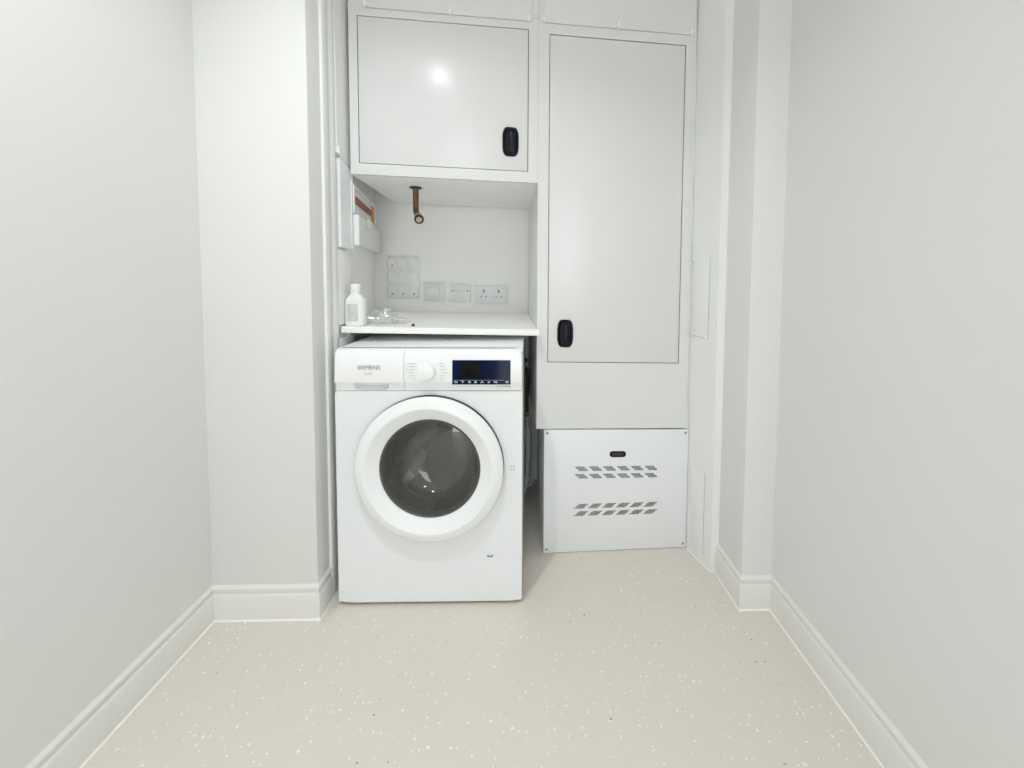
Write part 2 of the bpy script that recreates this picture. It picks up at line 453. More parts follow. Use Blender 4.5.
t = thing('wall_cupboard', cab((Xc0 + Xc1) / 2, .28, ZUB), 'white wall cupboard with single door and black latch, over the alcove', 'cabinet')
xud0, xud1, zu0, zu1 = -0.6084, -0.0080, 1.4702, 1.9776
ca = nb()
box(ca, (Xc0, FT, ZUB), (Xc1 - .0005, .578, ZUB + FT)); box(ca, (Xc0, FT, ZUB + FT), (Xc0 + FT, .578, 2.0198)); box(ca, (Xc1 - .0005 - FT, FT, ZUB + FT), (Xc1 - .0005, .578, 2.0198))
box(ca, (Xc0 + FT, .560, ZUB + FT), (Xc1 - FT, .578, 2.0198))
link_mesh('carcass', ca, M['niche'], t, cab)
link_mesh('face_frame', frame_bm(Xc0, Xc1 - .0005, ZUB, 2.02, xud0 - .0019, xud1 + .0019, zu0 - .0019, zu1 + .0017), M['cab'], t, cab)
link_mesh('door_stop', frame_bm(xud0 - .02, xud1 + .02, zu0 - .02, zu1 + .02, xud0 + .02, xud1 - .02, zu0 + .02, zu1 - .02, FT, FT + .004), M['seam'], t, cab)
d = link_mesh('door', bx((xud0 + .0006, .0005, zu0 + .0006), (xud1 - .0006, FT - .0005, zu1 - .0006), .0012), M['cab'], t, cab)
latch(d, -.0715, 1.5735, .061, .106, cab, .0)

# tall cupboard right of the alcove
t = thing('tall_cupboard', cab((Xc1 + Xc2) / 2, .28, .5002), 'tall white built-in cupboard with one long door and black latch', 'cabinet')
xtd0, xtd1, zd0, zd1 = 0.0721, 0.5858, 0.7593, 1.9668
ca = nb()
box(ca, (Xc1, FT, .5002), (Xc2, .578, .5002 + FT)); box(ca, (Xc1, FT, .5002 + FT), (Xc1 + FT, .578, 2.0198)); box(ca, (Xc2 - FT, FT, .5002 + FT), (Xc2, .12, 2.0198)); box(ca, (Xc1 + FT, .560, .5002 + FT), (Xc2, .12, 2.0198))
link_mesh('carcass', ca, M['cab'], t, cab)
link_mesh('face_frame', frame_bm(Xc1, Xc2, .5002, 2.02, xtd0 - .0020, xtd1 + .0026, zd0 - .0020, zd1 + .0028), M['cab'], t, cab)
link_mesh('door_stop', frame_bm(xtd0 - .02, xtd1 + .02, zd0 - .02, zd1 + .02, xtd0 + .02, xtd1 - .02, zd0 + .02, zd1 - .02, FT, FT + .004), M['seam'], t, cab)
d = link_mesh('door', bx((xtd0 + .0006, .0005, zd0 + .0006), (xtd1 - .0006, FT - .0005, zd1 - .0006), .0012), M['cab'], t, cab)
latch(d, .1375, .869, .062, .106, cab, .0)

# removable panels above both cupboards, held by white clips
for (x0, x1, lab, cl) in ((-.583, .004, 'white clip-on access panel above the wall cupboard door', (-.581, -.287, -.006)),
                          (Xc1 + .019, Xc2 - .014, 'white clip-on access panel above the tall cupboard door', (Xc1 + .020, .325, .606))):
    t = thing('access_panel', cab((x0 + x1) / 2, -.002, ZF), lab, 'panel', 'clip-on access panels')
    link_mesh('board', bx((x0, -.0045, ZF + .001), (x1, -.0012, 2.384), .0008), M['cab'], t, cab)
    link_mesh('painted_shadow_line', bx((x0, -.0012, ZF - .0004), (x1, -.0003, 2.384), 0), M['print_shadow_grey'], t, cab)  # grey backing strip painted as the shadow line under the board
    for c_ in cl: clip(t, c_, -.003, ZF + .011, cab)
tag(link_mesh('fascia_board', bx((Xc0, 0, 2.0203), (Xc1 - .0006, FT, 2.384)), M['cab'], None, cab, 'auto'), 'white painted board filling the space above the wall cupboard', 'panel')
tag(link_mesh('fascia_board', bx((Xc1 + .0002, 0, 2.0203), (Xc2, FT, 2.384)), M['cab'], None, cab, 'auto'), 'white painted board filling the space above the tall cupboard', 'panel')

# access panels on the left side, between the trim and the cupboards
def sidep(y, x, z): return (x, y, z)
t = thing('access_panel', (XNL, 1.44, 1.50), 'narrow white side access panel left of the wall cupboard door', 'panel', 'clip-on access panels')
pn = nb(); prism(pn, [(1.3865, 1.497), (1.499, 1.463), (1.499, 2.394), (1.3865, 2.394)], 'x', XNL - G - .001, XNL + .0035)
link_mesh('board', pn, M['trim'], t)
clip(t, XNL + .0035, 1.392, 1.505, None, '+x', .006); clip(t, XNL + .0035, 1.492, 2.042, None, '+x', .007)
t = thing('access_panel', (XNL, 1.44, 1.175), 'small raised white side panel beside the fuse box at left', 'panel', 'clip-on access panels')
pn = nb(); prism(pn, [(1.400, 1.180), (1.499, 1.176), (1.499, 1.452), (1.492, 1.458), (1.405, 1.484), (1.400, 1.478)], 'x', XNL - G - .001, XNL + .006)
link_mesh('board', pn, M['panel'], t)
lb = bx((XNL - G - .001, 1.3865, .91), (XNL - .001, 1.499, 1.17), .001)
link_mesh('side_board', lb, M['trim'], t)
t = thing('side_board', (XNL, 1.44, 0), 'white upright board at the left of the washing machine', 'board')
link_mesh('board', bx((XNL - G - .001, 1.3865, .0), (XNL - .001, 1.499, .862), .001), M['trim'], t)

# access panels on the right boxed-out side
def rside(s, o, z):                      # s runs along the slanted face towards the cupboards, o out of it
    dx, dy = .6335 - .6695, 1.545 - 1.398
    l = math.hypot(dx, dy); dx /= l; dy /= l
    return (.6695 + dx * s - dy * o, 1.398 + dy * s + dx * o, z)
def rpanel(z0, z1, s0, s1, lab, clips):
    p = rside((s0 + s1) / 2, 0, z0)
    t = thing('access_panel', p, lab, 'panel', 'clip-on access panels')
    link_mesh('board', bx((s0, .0016, z0), (s1, .0045, z1), .0008), M['trim'], t, rside)
    link_mesh('painted_shadow_line', bx((s0 - .0016, .0003, z0 - .0016), (s1, .0015, z1), 0), M['print_shadow_grey'], t, rside)  # grey sheet behind the board imitates the shadow along its edges
    for s_, z_ in clips:
        bm = nb(); lathe_y(bm, [(0, -.007), (.004, -.0065), (.0062, -.004), (.0062, 0), (0, 0)], (0, 0, 0), 18)
        box(bm, (-.003, -.005, -.012), (.003, 0, 0), .001)
        link_mesh('clip', bm, M['clip'], t, lambda a, b, c, s_=s_, z_=z_: rside(s_ + a, .0045 - b, z_ + c))
rpanel(.858, 1.160, .047, .140, 'white access panel with four clips right of the tall cupboard', ((.052, 1.160), (.133, 1.150), (.052, .862), (.133, .866)))
rpanel(.040, .352, .044, .112, 'white low access panel right of the vented metal box', ((.048, .352), (.048, .044)))

# ------------------------------------------------------------------ shelf over the washing machine
SB = 0.8665
sh = nb(); ZT = .8888
sh_front = -.0575
prism(sh, [(-.6605, sh_front), (.0345, sh_front), (.0345, -.001), (.0285, -.001), (.0285, .583), (-.7435, .583), (-.6535, .004), (-.6605, .002)], 'z', ZT - .022, ZT)
bmesh.ops.bevel(sh, geom=[e for e in sh.edges if all(abs(v.co.y - sh_front) < 1e-4 for v in e.verts)], offset=.003, segments=2, affect='EDGES')
tag(link_mesh('shelf', sh, M['niche'], None, cab, 'auto'), 'white painted shelf spanning the alcove above the washing machine', 'shelf')

# ------------------------------------------------------------------ vented metal box below the tall cupboard
kb = .045
cb, sb_ = math.cos(kb), math.sin(kb)
bx0, bx1, bzt = .0603, .6322, .4955
def vb(u, v, z):
    um = (bx0 + bx1) / 2
    X, Y = ck * um, YC + sk * um
    return (X + cb * (u - um) - sb_ * v, Y + sb_ * (u - um) + cb * v, z - TAU * u * (z / .5))
t = thing('vented_metal_box', vb((bx0 + bx1) / 2, .2, .001), 'white vented metal casing standing on the floor under the tall cupboard', 'casing')
cs = nb(); box(cs, (bx0 + .002, .003, .001), (bx1 - .002, .42, bzt - .002))
link_mesh('casing', cs, M['box'], t, vb)
fp = link_mesh('front_panel', bx((bx0, -.0005, .004), (bx1, .0025, bzt), .001), M['box'], t, vb)
for sx, sz in ((bx0 + .012, .018), (bx1 - .012, .018), (bx0 + .012, bzt - .014), (bx1 - .012, bzt - .014)):
    s_ = nb(); lathe_y(s_, [(0, -.0022), (.003, -.0022), (.0048, -.0010), (.005, 0), (0, 0)], (sx, -.0005, sz), 16)
    box(s_, (sx - .003, -.0026, sz - .0004), (sx + .003, -.002, sz + .0004))
    link_mesh('screw', s_, M['steel'], t, vb)
sl = nb(); hw, hh, zc, xc_ = .0325, .0118, .3965, .3495
pts = [(xc_ + (hw - hh) * (1 if math.cos(a) > 0 else -1) + hh * math.cos(a), zc + hh * math.sin(a)) for a in [2 * PI * (k + .5) / 40 for k in range(40)]]
prism(sl, pts, 'y', -.002, 0.0)
g = link_mesh('finger_grip', sl, M['latch'], t, vb)
sl = nb(); pts2 = [(xc_ + (p[0] - xc_) * .78, zc + (p[1] - zc) * .55) for p in pts]; prism(sl, pts2, 'y', -.0028, -.0018)
link_mesh('grip_insert', sl, M['dark'], g, vb)
def vent(x0, z0, lean):
    """one leaning patch of small punched slots."""
    bm = nb(); W, H = .0365, .0140; nx, nz = 8, 4
    for j in range(nz):
        for i in range(nx):
            off = lean * (j / (nz - 1) - .5) * .016
            x = x0 + i * (W - .004) / (nx - 1) + off + (.0022 if j % 2 else 0); z = z0 + j * H / (nz - 1)
            dx = .0021; dz = .0021
            pr = [(x - dx, z - dz * .9), (x + dx * .4, z - dz * .9), (x + dx, z + dz * .9), (x - dx * .4, z + dz * .9)] if lean > 0 else \
                 [(x - dx * .4, z - dz * .9), (x + dx, z - dz * .9), (x + dx * .4, z + dz * .9), (x - dx, z + dz * .9)]
            prism(bm, pr, 'y', -.0011, -.0003)
    return bm
VX = [.190 + k * .0553 for k in range(6)]
for zrow, lean in ((.340, -1), (.3105, -1), (.1915, 1), (.162, 1)):
    for x in VX: link_mesh('vent', vent(x, zrow + TAU * .35 * (zrow / .5) - .0135, lean), M['hole'], t, vb)

# ------------------------------------------------------------------ washing machine
t = WMACH = thing('washing_machine', wm(.299, .29, 0), 'white front-loading washing machine with round glass door on the floor', 'washing machine')
DC = (.3025, .4635)                         # door centre
WD = .585
bm = nb()
x0, x1, z0, z1 = 0.0, .598, .010, .7125
n = 96; HOLE = .170
angs = sorted([2 * PI * k / n for k in range(n)] + [math.atan2(zz - DC[1], xx - DC[0]) % (2 * PI) for xx in (x0, x1) for zz in (z0, z1)])
inner, outer = [], []
for a in angs:
    ca_, sa_ = math.cos(a), math.sin(a)
    tx = ((x1 if ca_ > 0 else x0) - DC[0]) / ca_ if abs(ca_) > 1e-9 else 1e9
    tz = ((z1 if sa_ > 0 else z0) - DC[1]) / sa_ if abs(sa_) > 1e-9 else 1e9
    tt = min(tx, tz)
    inner.append(bm.verts.new((DC[0] + HOLE * ca_, 0, DC[1] + HOLE * sa_))); outer.append(bm.verts.new((DC[0] + tt * ca_, 0, DC[1] + tt * sa_)))
N = len(angs)
inner2 = [bm.verts.new((v.co.x, .03, v.co.z)) for v in inner]
outer2 = [bm.verts.new((v.co.x, .02, v.co.z)) for v in outer]
for k in range(N):
    j = (k + 1) % N
    bm.faces.new((inner[k], inner[j], outer[j], outer[k])); bm.faces.new((inner[j], inner[k], inner2[k], inner2[j]))
    bm.faces.new((outer[k], outer[j], outer2[j], outer2[k]))
ed = [e for e in bm.edges if all(v in set(outer) for v in e.verts)]
bmesh.ops.bevel(bm, geom=ed, offset=.005, segments=3, affect='EDGES')
link_mesh('front_plate', bm, M['enamel'], t, wm)
bm = nb()
for a, b in (((0.001, .019, .018), (.003, WD, .835)), ((.595, .019, .018), (.597, WD, .835)), ((.003, WD - .003, .018), (.595, WD, .835)), ((.003, .02, .018), (.595, WD - .003, .021)), ((.003, .03, .708), (.595, WD - .003, .712))):
    box(bm, a, b)
link_mesh('cabinet_shell', bm, M['enamel'], t, wm)
link_mesh('top', bx((0, .012, .832), (.598, WD, .848), .006, 3), M['panel'], t, wm)
# control panel and detergent drawer: the same section swept in two lengths
def csec(x, kind, top=.848, inx=0.0):
    lip = -.011
    if kind == 'pocket': low = [(.0005, .7145), (.006, .7165), (.026, .726), (.026, .7415)]
    else: low = [(0.0, .7145), (-.0010, .7220), (-.0025, .7320), (-.0035, .7405)]
    pr = [(.03, .7145)] + low + [(lip, .7425), (lip - .001, .746), (lip + .0015, .80), (lip + .005, .826), (lip + .009, .838), (lip + .017, .845), (.012, top), (.03, top)]
    return [(x + (inx if zz > .83 else 0), yy, zz) for yy, zz in pr]
def panel_sections(xs):
    return [csec(*a) for a in xs]
bm = nb(); loft(bm, panel_sections([(.0050, 'n', .834), (.0080, 'n', .843), (.015, 'n', .848), (.060, 'n'), (.071, 'pocket'), (.160, 'pocket'), (.171, 'n'), (.2215, 'n')]))
dd = link_mesh('detergent_drawer', bm, M['panel'], t, wm)
def rounded(x, dz):                       # end sections that drop with a radius, for the rounded top corner
    s = csec(x, 'n')
    return [(p[0], p[1], p[2] - dz * max(0, (p[2] - .81) / .038)) for p in s]
R_ = .019
bm = nb()
secs = [csec(.2228, 'n'), csec(.40, 'n')]
for k in range(0, 9):
    a = k / 8 * PI / 2
    secs.append(rounded(.5950 - R_ + R_ * math.sin(a), R_ * (1 - math.cos(a))))
loft(bm, secs)
cp = link_mesh('control_panel', bm, M['panel'], t, wm)
tb = text_bm('SIEMENS', .0180)
link_mesh('lettering', tb, M['print'], dd, lambda a, b, c: wm(.113 + a, -.0126 + b + (c + .786 - .8) * .03, .7855 + c))
tb = text_bm('iQ300', .0092)
link_mesh('lettering', tb, M['print_shadow_grey'], dd, lambda a, b, c: wm(.110 + a, -.0126 + b, .7690 + c))
# programme dial
kc = (.297, -.011, .7805)
bm = nb(); lathe_y(bm, [(.0295, .001), (.0295, -.002), (.0265, -.004), (.0262, -.022), (.0248, -.0255), (.022, -.027), (0, -.0275)], kc, 48)
dl = link_mesh('dial', bm, M['ring'], cp, wm)
for side in (-1, 1):
    for k in range(6):
        z = .804 - k * .0098
        l = [.034, .026, .034, .026, .020, .014][k] if side < 0 else [.018, .022, .024, .030, .024, .020][k]
        xi = kc[0] + side * (.036 + .006 * (1 - abs(k - 2.5) / 2.5))
        xo = xi + side * l * .8
        link_mesh('programme_mark', bx((min(xi, xo), -.0122 + (z - .76) * .02, z - .0007), (max(xi, xo), -.0098 + (z - .76) * .02, z + .0007)), M['print_shadow_grey'], cp, wm)
# display
bm = nb(); prism(bm, [(.375, .7555 - .018), (.560, .7555 - .018), (.560, .8145), (.375, .8145)], 'y', 0, 1)
def dsp(a, b, c): return (a, -.0116 - .0012 + (c - .746) * .046 + b * .004, c)
def dx_(f): return lambda a, b, c: wm(*f(a, b, c))
ds = link_mesh('display', bm, M['display'], cp, dx_(dsp))
bm = bx((.402, 0, .757), (.468, .1, .808)); 
link_mesh('display_reflection', bm, M['display_reflection_dark'], ds, lambda a, b, c: wm(a, -.0132 + (c - .746) * .046 + b * .004, c))  # black patch paints a dark reflection on the display
def icon(kind, x, z):
    bm = nb(); r = .0007
    def bar(a, b, c, d): box(bm, (x + a, 0, z + b), (x + c, .08, z + d))
    if kind == 0: bar(-.005, -.003, -.0038, .003); bar(-.005, -.003, .005, -.0018); bar(.0038, -.003, .005, .003); bar(-.003, .002, .002, .003)
    elif kind == 1: bar(-.0045, .0022, .0045, .0034); bar(-.002, -.0005, .002, .0008); bar(-.0007, -.0034, .0007, -.0005)
    elif kind == 2: bar(-.005, -.003, .005, -.0018); bar(-.004, -.0005, .004, .0007); bar(-.0025, .002, .0025, .0032)
    elif kind == 3: bar(-.005, -.003, .005, -.0018); bar(-.0022, -.0004, .0022, .0028)
    elif kind == 4: bar(-.005, -.003, -.002, -.001); bar(-.0015, -.0005, .0015, .0028); bar(.002, -.003, .006, -.0018)
    elif kind == 5: bar(-.004, -.003, .004, -.0018); bar(-.003, -.0006, .003, .0006); bar(.001, .0014, .0035, .0028)
    elif kind == 6: bar(-.006, -.0028, -.0045, .0028); bar(-.0035, .0016, .0005, .0028); bar(-.0035, -.0028, .0005, -.0016); bar(.0015, -.0028, .0028, .0028); bar(.004, -.0028, .006, -.001)
    else: bar(-.005, -.003, .005, -.0018); bar(-.005, .0016, .005, .0028); bar(-.003, -.0006, .004, .0006)
    return bm
for k, x in enumerate((.387, .408, .430, .449, .470, .491, .513, .549)):
    link_mesh('icon', icon(k, x, .7455), M['icon'], ds, lambda a, b, c: wm(a, -.0132 + (c - .746) * .046 + b * .004, c))
bm = nb(); box(bm, (.380, 0, .7508), (.540, .06, .7514)); link_mesh('icon_line', bm, M['print_shadow_grey'], ds, lambda a, b, c: wm(a, -.0132 + (c - .746) * .046 + b * .004, c))
# faint grey marks under the display
bm = nb()
for a, b in ((.515, .521), (.528, .534), (.536, .541), (.543, .560)): box(bm, (a, -.0035, .7270), (b, -.0015, .7305))
link_mesh('small_print', bm, M['print_shadow_grey'], cp, wm)
# door
c3 = (DC[0], 0, DC[1])
bm = nb(); lathe_y(bm, [(.206, -.0005), (.2368, -.0005), (.2368, -.0108), (.206, -.0108)], c3, 96, closed=True)
gap = link_mesh('door_gap_shadow', bm, M['dark'], t, wm)  # solid dark ring paints the shadow in the gap behind the door
bm = nb()
lathe_y(bm, [(.163, -.006), (.160, -.0095), (.1605, -.0120), (.1640, -.0145), (.172, -.0190), (.186, -.0280), (.1975, -.0360), (.2005, -.0378), (.2030, -.0384), (.2055, -.0380), (.212, -.0362), (.224, -.0318), (.2310, -.0280), (.2345, -.0250), (.2362, -.0210), (.2360, -.0145), (.2345, -.0122), (.230, -.0110), (.2, -.0065)], c3, 128, closed=True)
door = link_mesh('door', bm, M['ring'], t, wm)
bm = nb(); lathe_y(bm, [(.1625, -.011), (.1600, -.0145), (.154, -.0125), (.150, .004), (.160, .004)], c3, 96, closed=True)
link_mesh('inner_rim', bm, M['gasket'], door, wm)
bm = nb(); lathe_y(bm, [(.1575, -.0125), (.135, -.0160), (.10, -.0195), (.06, -.0220), (.03, -.023), (0, -.0233)], c3, 96)
link_mesh('glass', bm, M['glass'], door, wm)
bm = nb(); lathe_y(bm, [(.149, .002), (.142, .030), (.128, .062), (.112, .082), (.09, .092), (.055, .097), (0, .098)], (c3[0] + .003, 0, c3[2]), 96)
link_mesh('glass_bowl', bm, M['bowl'], door, wm)
# handle pull: a lip on the right of the door ring
bm = nb()
secs = []
for k in range(15):
    a = math.radians(-68 + k * 50 / 14)
    w_ = .0016 * math.sin(PI * k / 14) + .0004
    r_ = .2060
    ctr = Vector((DC[0] + r_ * math.cos(a), -.0388, DC[1] + r_ * math.sin(a))); rd = Vector((math.cos(a), 0, math.sin(a)))
    secs.append([tuple(ctr + rd * w_), tuple(ctr + Vector((0, -w_, 0))), tuple(ctr - rd * w_), tuple(ctr + Vector((0, w_, 0)))])
loft(bm, secs); link_mesh('handle', bm, M['panel'], door, wm)
# drum seen through the glass
bm = nb(); lathe_y(bm, [(.170, .004), (.176, .02), (.168, .045), (.158, .055), (.162, .07), (.20, .085), (.20, .095), (.150, .078), (.150, .05), (.160, .02), (.155, .004)], c3, 72, closed=True)
link_mesh('door_seal', bm, M['gasket'], t, wm)
bm = nb(); lathe_y(bm, [(.152, .088), (.172, .09), (.235, .12), (.238, .36), (.225, .40), (.12, .41), (.06, .395), (0, .395)], c3, 72)
drum = link_mesh('drum', bm, M['drum'], t, wm)
for k in range(3):
    a = math.radians(102 + 120 * k); bm = nb()
    rd = Vector((math.cos(a), 0, math.sin(a))); tg = Vector((-math.sin(a), 0, math.cos(a)))
    base = Vector(c3)
    secs = []
    for y, s_ in ((.13, .6), (.15, 1), (.25, 1.1), (.35, .9), (.38, .5)):
        cc = base + rd * .237 + Vector((0, y, 0))
        secs.append([tuple(cc + tg * .035 * s_), tuple(cc + tg * .016 * s_ - rd * .095 * s_), tuple(cc - tg * .016 * s_ - rd * .095 * s_), tuple(cc - tg * .035 * s_)])
    loft(bm, secs); link_mesh('paddle', bm, M['plate'], drum, wm)
bm = nb()
for k in range(6):
    a = math.radians(30 + 60 * k); rd = Vector((math.cos(a), 0, math.sin(a)))
    path = [Vector(c3) + rd * (.03 + .02 * j) + Vector((0, .392 + .002 * j, 0)) for j in range(9)]
    tube(bm, path, lambda i: .012 - .0006 * i, 10)
link_mesh('drum_star', bm, M['drum'], drum, wm)
# small parts on the front
bm = frame_bm(.5595, .5735, .4525, .4665, .5612, .5718, .4545, .4648, -.0012, .0002)
link_mesh('sticker', bm, M['print_shadow_grey'], t, wm)
bm = bx((.485, -.0012, .1605), (.503, .0002, .168), .0004); pt = link_mesh('filter_tab', bm, M['print'], t, wm)
bm = bx((.489, -.0018, .165), (.499, -.001, .169), .0003); link_mesh('tab_window', bm, M['rocker'], pt, wm)
bm = nb(); prism(bm, [(.008, .006), (.590, .006), (.590, .020), (.008, .020)], 'y', .012, WD - .02)
link_mesh('plinth', bm, M['dark'], t, wm)
for fx in (.05, .548):
    for fy in (.05, .52):
        bm = nb(); lathe_z(bm, [(0, 0), (.02, 0), (.022, .003), (.02, .007), (.008, .008), (.008, .019), (0, .019)], (fx, fy, .0003), 24)
        link_mesh('foot', bm, M['dark'], t, wm)

# ------------------------------------------------------------------ alcove: plates and sockets on its back wall
VB = .5844
def at_back(px_x, px_z): return px_x, px_z
def to_local(X, z):                       # world X at the alcove back -> cupboard frame
    return X * ck + (2.086 - YC) * sk, z + TAU * X
def plate(x0, x1, z0, z1, lab, name='socket_plate', cat='socket', group=None, d=.012):
    t = thing(name, cab((x0 + x1) / 2, VB, z0), lab, cat, group)
    link_mesh('faceplate', bx((x0, VB - d, z0), (x1, VB - .0004, z1), .003, 3), M['plate'], t, cab)
    return t
def fit(p, bmx, m, name): return link_mesh(name, bmx, m, p, cab)
u0, za = to_local(-.717, 1.183); u1, zb = to_local(-.559, .967)
t = plate(u0, u1, zb, za, 'tall white grid plate of nine switches on the alcove back wall', 'grid_switch_plate', 'switch')
gw = (u1 - u0) / 3; gh = (za - zb) / 3
for j in range(3):
    for i in range(3):
        cx = u0 + gw * (i + .5); cz = zb + gh * (j + .5) 
        w_, h_ = gw * .34, gh * .30
        bm = nb(); prism(bm, [(VB - .0122, cz - h_), (VB - .0150, cz - h_), (VB - .0185, cz + h_), (VB - .0122, cz + h_)], 'x', cx - w_, cx + w_)
        s_ = fit(t, bm, M['rocker'], 'rocker_switch')
        if (i, j) in ((0, 2), (0, 0), (1, 0), (2, 0)):
            fit(s_, bx((cx - .004, VB - .0178, cz - h_ * .75), (cx + .004, VB - .013, cz - h_ * .45)), M['print'], 'indicator')
for sx in (u0 + .012, (u0 + u1) / 2, u1 - .012):
    for sz in (zb + .008, za - .008):
        bm = nb(); lathe_y(bm, [(0, -.0012), (.0028, -.001), (.003, 0), (0, 0)], (sx, VB - .012, sz), 14); fit(t, bm, M['print_shadow_grey'], 'screw')
# fused switch with wide rocker
u0, za = to_local(-.540, 1.053); u1, zb = to_local(-.432, .952)
t = plate(u0, u1, zb, za, 'white fused switch plate with raised square centre, right of the grid plate', 'switch_plate', 'switch')
fr = frame_bm(u0 + .014, u1 - .014, zb + .014, za - .014, u0 + .024, u1 - .024, zb + .024, za - .024, VB - .018, VB - .0115)
fit(t, fr, M['plate'], 'surround')
bm = nb(); prism(bm, [(VB - .0122, zb + .028), (VB - .015, zb + .028), (VB - .020, za - .028), (VB - .0122, za - .028)], 'x', u0 + .027, u1 - .027)
fit(t, bm, M['rocker'], 'rocker_switch')
# blank cord outlet
u0, za = to_local(-.408, 1.043); u1, zb = to_local(-.303, .948)
t = plate(u0, u1, zb, za, 'plain white outlet plate between the fused switch and the double socket', 'outlet_plate', 'outlet')
zm = (za + zb) / 2 + .012
fit(t, bx((u0 + .020, VB - .0135, zm - .002), (u1 - .020, VB - .0115, zm + .0005)), M['print_shadow_grey'], 'seam_line')
for sx in (u0 + .014, u1 - .014):
    bm = nb(); lathe_y(bm, [(0, -.0016), (.0035, -.0013), (.004, 0), (0, 0)], (sx, VB - .012, zm), 16); fit(t, bm, M['print'], 'screw')
# double socket
u0, za = to_local(-.282, 1.036); u1, zb = to_local(-.111, .938)
t = plate(u0, u1, zb, za, 'white double wall socket at the right of the alcove back wall', 'double_socket', 'socket')
for k in (0, 1):
    cx = u0 + (u1 - u0) * (.27 if k == 0 else .72); zc = (za + zb) / 2 + .008
    fit(t, bx((cx - .003, VB - .0128, zc + .004), (cx + .003, VB - .0115, zc + .018), .0005), M['hole'], 'earth_hole')
    for s_ in (-1, 1): fit(t, bx((cx + s_ * .012 - .0045, VB - .0128, zc - .020), (cx + s_ * .012 + .0045, VB - .0115, zc - .015), .0005), M['print'], 'pin_hole')
    cx2 = u0 + (u1 - u0) * (.44 if k == 0 else .56)
    bm = nb(); prism(bm, [(VB - .0122, zc + .006), (VB - .014, zc + .006), (VB - .0175, zc + .030), (VB - .0122, zc + .030)], 'x', cx2 - .007, cx2 + .007)
    fit(t, bm, M['rocker'], 'rocker_switch')

# ------------------------------------------------------------------ fuse box on the slanting left side of the alcove
def left(s, o, z):                        # s along the alcove side from its front edge, o out from it
    ax, ay, bx_, by = -.655, .004, -.746, .5844
    l = math.hypot(bx_ - ax, by - ay); dx, dy = (bx_ - ax) / l, (by - ay) / l
    return cab(ax + dx * s + dy * o, ay + dy * s - dx * o, z)
zo = -TAU * .7
t = thing('fuse_box', left(.29, 0, 1.17), 'white fuse box with orange warning strips, on the left side of the alcove', 'fuse box')
link_mesh('case', bx((.012, .0005, 1.178), (.545, .014, 1.425 + zo), .002), M['plate'], t, left)
link_mesh('window_frame', frame_bm(.03, .53, 1.300, 1.418 + zo, .05, .50, 1.312, 1.404 + zo, -.018, -.0138), M['panel'], t, lambda a, b, c: left(a, -b, c))
lid = link_mesh('lower_cover', bx((.02, .0142, 1.178), (.56, .036, 1.290), .004, 3), M['plate'], t, left)
link_mesh('cover_pull', bx((.17, .0362, 1.262), (.24, .044, 1.296), .003), M['rocker'], lid, left)
link_mesh('warning_strip', bx((.06, .0142, 1.335), (.44, .0152, 1.366)), M['redlabel'], t, left)
link_mesh('warning_strip', bx((.43, .0142, 1.310), (.505, .0154, 1.392)), M['orange'], t, left)

# ------------------------------------------------------------------ copper pipe through the alcove top
pu, pv = -.452, .180
t = thing('copper_pipe', cab(pu, pv, ZUB), 'short tarnished copper pipe bent forward from the alcove ceiling', 'pipe')
path = smooth_path([cab(pu, pv, ZUB + .03), cab(pu, pv, ZUB - .03), cab(pu, pv, ZUB - .075), cab(pu + .003, pv - .006, ZUB - .100), cab(pu + .018, pv - .034, ZUB - .124)], 8)
link_mesh('pipe', tube(nb(), path, .0115, 20), M['copper'], t)
p2 = Vector(cab(pu + .018, pv - .034, ZUB - .124)); dirv = Vector((.24, -.72, -.42)).normalized()
nut = link_mesh('end_nut', tube(nb(), [p2 - dirv * .010, p2 + dirv * .004, p2 + dirv * .022], .0150, 6 * 4), M['brass'], t)
rg = nb(); P_ = [p2 + dirv * .018, p2 + dirv * .026]; tube(rg, P_, .0185, 28)
link_mesh('rubber_ring', rg, M['dark'], nut)
rg = nb(); tube(rg, [p2 + dirv * .0262, p2 + dirv * .0275], .0115, 24); link_mesh('bore', rg, M['brass'], nut)
link_mesh('collar', lathe_z(nb(), [(.0125, 0), (.024, 0), (.024, -.004), (.0125, -.006), (.0125, 0)], cab(pu, pv, ZUB - .0005), 28), M['dark'], t)

# ------------------------------------------------------------------ things on the shelf
def on_shelf(u): return ZT - TAU * u
def cz(u, v): x, y, z = cab(u, v, ZT); return (x, y, z + .0004)
bp = cz(-.621, -.022)
t = thing('bottle', bp, 'white plastic bottle with a white cap standing on the left end of the shelf', 'bottle')
bm = nb(); secs = []
for w_, d_, z in ((.030, .020, 0), (.034, .023, .004), (.034, .023, .085), (.031, .021, .096), (.021, .017, .106), (.015, .015, .112), (.0145, .0145, .124)):
    secs.append([(bp[0] + math.copysign(abs(math.cos(a)) ** .6, math.cos(a)) * w_, bp[1] + math.copysign(abs(math.sin(a)) ** .6, math.sin(a)) * d_, bp[2] + z) for a in [2 * PI * (k + .5) / 32 for k in range(32)]])
loft(bm, secs); link_mesh('body', bm, M['bottle'], t)
link_mesh('cap', lathe_z(nb(), [(0, .123), (.0165, .123), (.0172, .126), (.0165, .146), (.015, .149), (0, .149)], bp, 28), M['rocker'], t)
link_mesh('label', bx((bp[0] - .022, bp[1] - .0242, bp[2] + .018), (bp[0] + .016, bp[1] - .0225, bp[2] + .078), .0006), M['bottlelabel'], t)

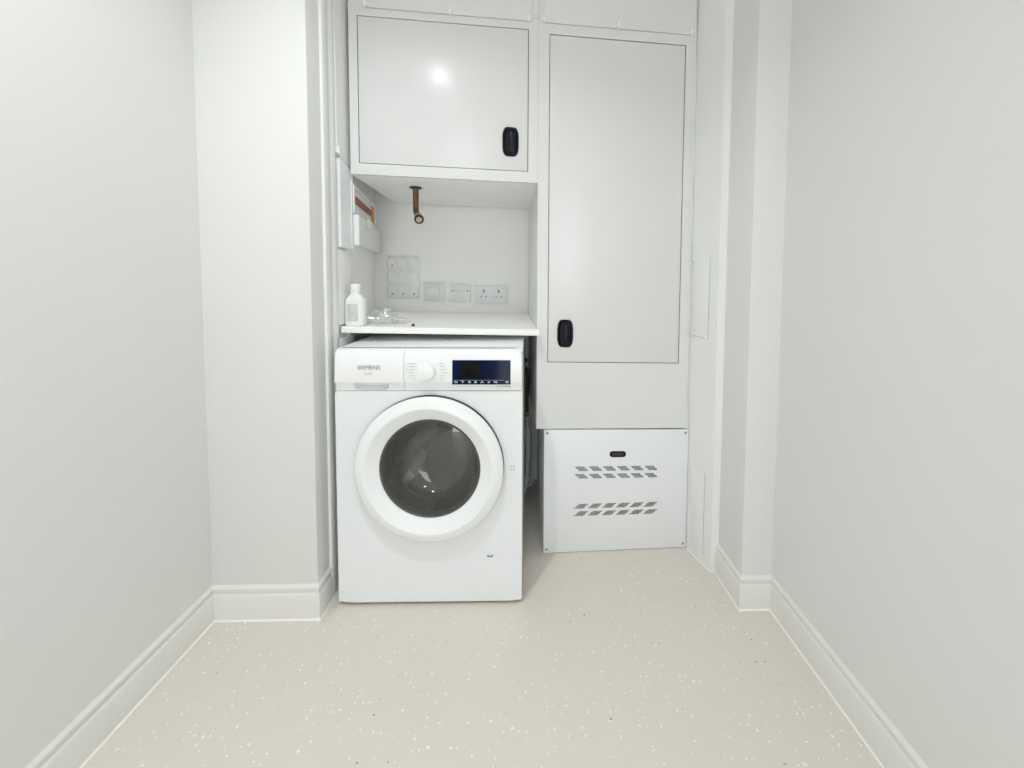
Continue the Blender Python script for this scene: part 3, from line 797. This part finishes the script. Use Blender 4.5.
def crumple(c, rx, ry, rz, seed, sub=4):
    bm = nb(); bmesh.ops.create_icosphere(bm, subdivisions=sub, radius=1.0)
    for v in bm.verts:
        p = v.co.copy(); q = p * 2.2 + Vector((seed, seed * .7, 0))
        d = 1 + .45 * noise.noise(q) + .45 * abs(noise.noise(q * 2.3)) + .30 * abs(noise.noise(q * 5))
        v.co = Vector((c[0] + p.x * rx * d, c[1] + p.y * ry * d, max(c[2], c[2] + (p.z + .55) * rz * d * .65)))
    return bm
bc = cz(-.555, .045)
tag(link_mesh('plastic_bag', crumple(bc, .052, .036, .042, 3.1), M['film'], None, None, 'auto', 20), 'crumpled clear plastic bag on the shelf right of the bottle', 'bag')
bc = cz(-.487, .060)
tag(link_mesh('plastic_wrapper', crumple(bc, .030, .022, .020, 8.4, 3), M['film'], None, None, 'auto', 20), 'small flat clear wrapper on the shelf under the switch plates', 'wrapper')
bc = cz(-.424, -.012)
bm = nb(); lathe_z(bm, [(0, 0), (.006, 0), (.006, .004), (.0035, .005), (.0035, .009), (0, .010)], bc, 18)
tag(link_mesh('rubber_plug', bm, M['dark'], None, None, 'auto'), 'tiny black plug lying on the shelf front', 'plug')

# ------------------------------------------------------------------ hoses in the gap right of the washing machine
def corr(i): return .0105 + .0014 * (i % 2)
path = smooth_path([(-.008, 1.925, .40), (-.006, 1.92, .31), (-.004, 1.915, .22), (-.007, 1.91, .13), (-.012, 1.905, .06), (-.035, 1.905, .020), (-.10, 1.91, .0125)], 16)
t = thing('drain_hose', (-.01, 1.91, 0), 'grey corrugated drain hose hanging in the gap beside the washing machine', 'hose')
link_mesh('hose', tube(nb(), path, corr, 14), M['hose'], t)
link_mesh('connector', tube(nb(), smooth_path([(-.0075, 1.924, .345), (-.0065, 1.922, .315), (-.006, 1.92, .285)], 4), lambda i: (.014, .017, .0175, .0175, .0175, .0175, .017, .0165, .014)[i], 20), M['hose'], t)
link_mesh('connector', tube(nb(), [(-.0085, 1.9085, .115), (-.0100, 1.907, .090), (-.0112, 1.906, .070)], .0165, 20), M['hose'], t)
path = smooth_path([(-.016, 1.99, .60), (-.012, 1.985, .620), (-.008, 1.98, .60), (-.007, 1.975, .53), (-.008, 1.975, .46), (-.006, 1.98, .40)], 14)
t = thing('braided_hose', (0, 1.975, .40), 'black and yellow braided hose in the gap beside the washing machine', 'hose')
link_mesh('hose', tube(nb(), path, .0078, 14), M['braid'], t)
hel = []
for i in range(len(path) * 2 - 1):
    p = path[i // 2] if i % 2 == 0 else (path[i // 2] + path[i // 2 + 1]) / 2
    hel.append(p + Vector((math.cos(i * .9), math.sin(i * .9), 0)) * .0078)
link_mesh('stripe', tube(nb(), hel, .0016, 6), M['yellow'], t)
path = smooth_path([(.016, 2.02, .44), (.020, 2.0, .33), (.024, 1.985, .22), (.020, 1.98, .12), (.012, 1.985, .03), (-.04, 1.99, .0085)], 10)
tag(link_mesh('inlet_hose', tube(nb(), path, .0078, 14), M['hose'], None, None, 'auto'), 'thin grey inlet hose right of the corrugated drain hose in the gap', 'hose')
bm = tube(nb(), [(-.14, 2.03, .655), (-.008, 2.03, .655)], .010, 16)
tag(link_mesh('wall_pipe', bm, M['dark'], None, None, 'auto'), 'short black horizontal pipe behind the washing machine', 'pipe')

for o in bpy.data.objects:
    if '_w' in o.keys(): del o['_w']
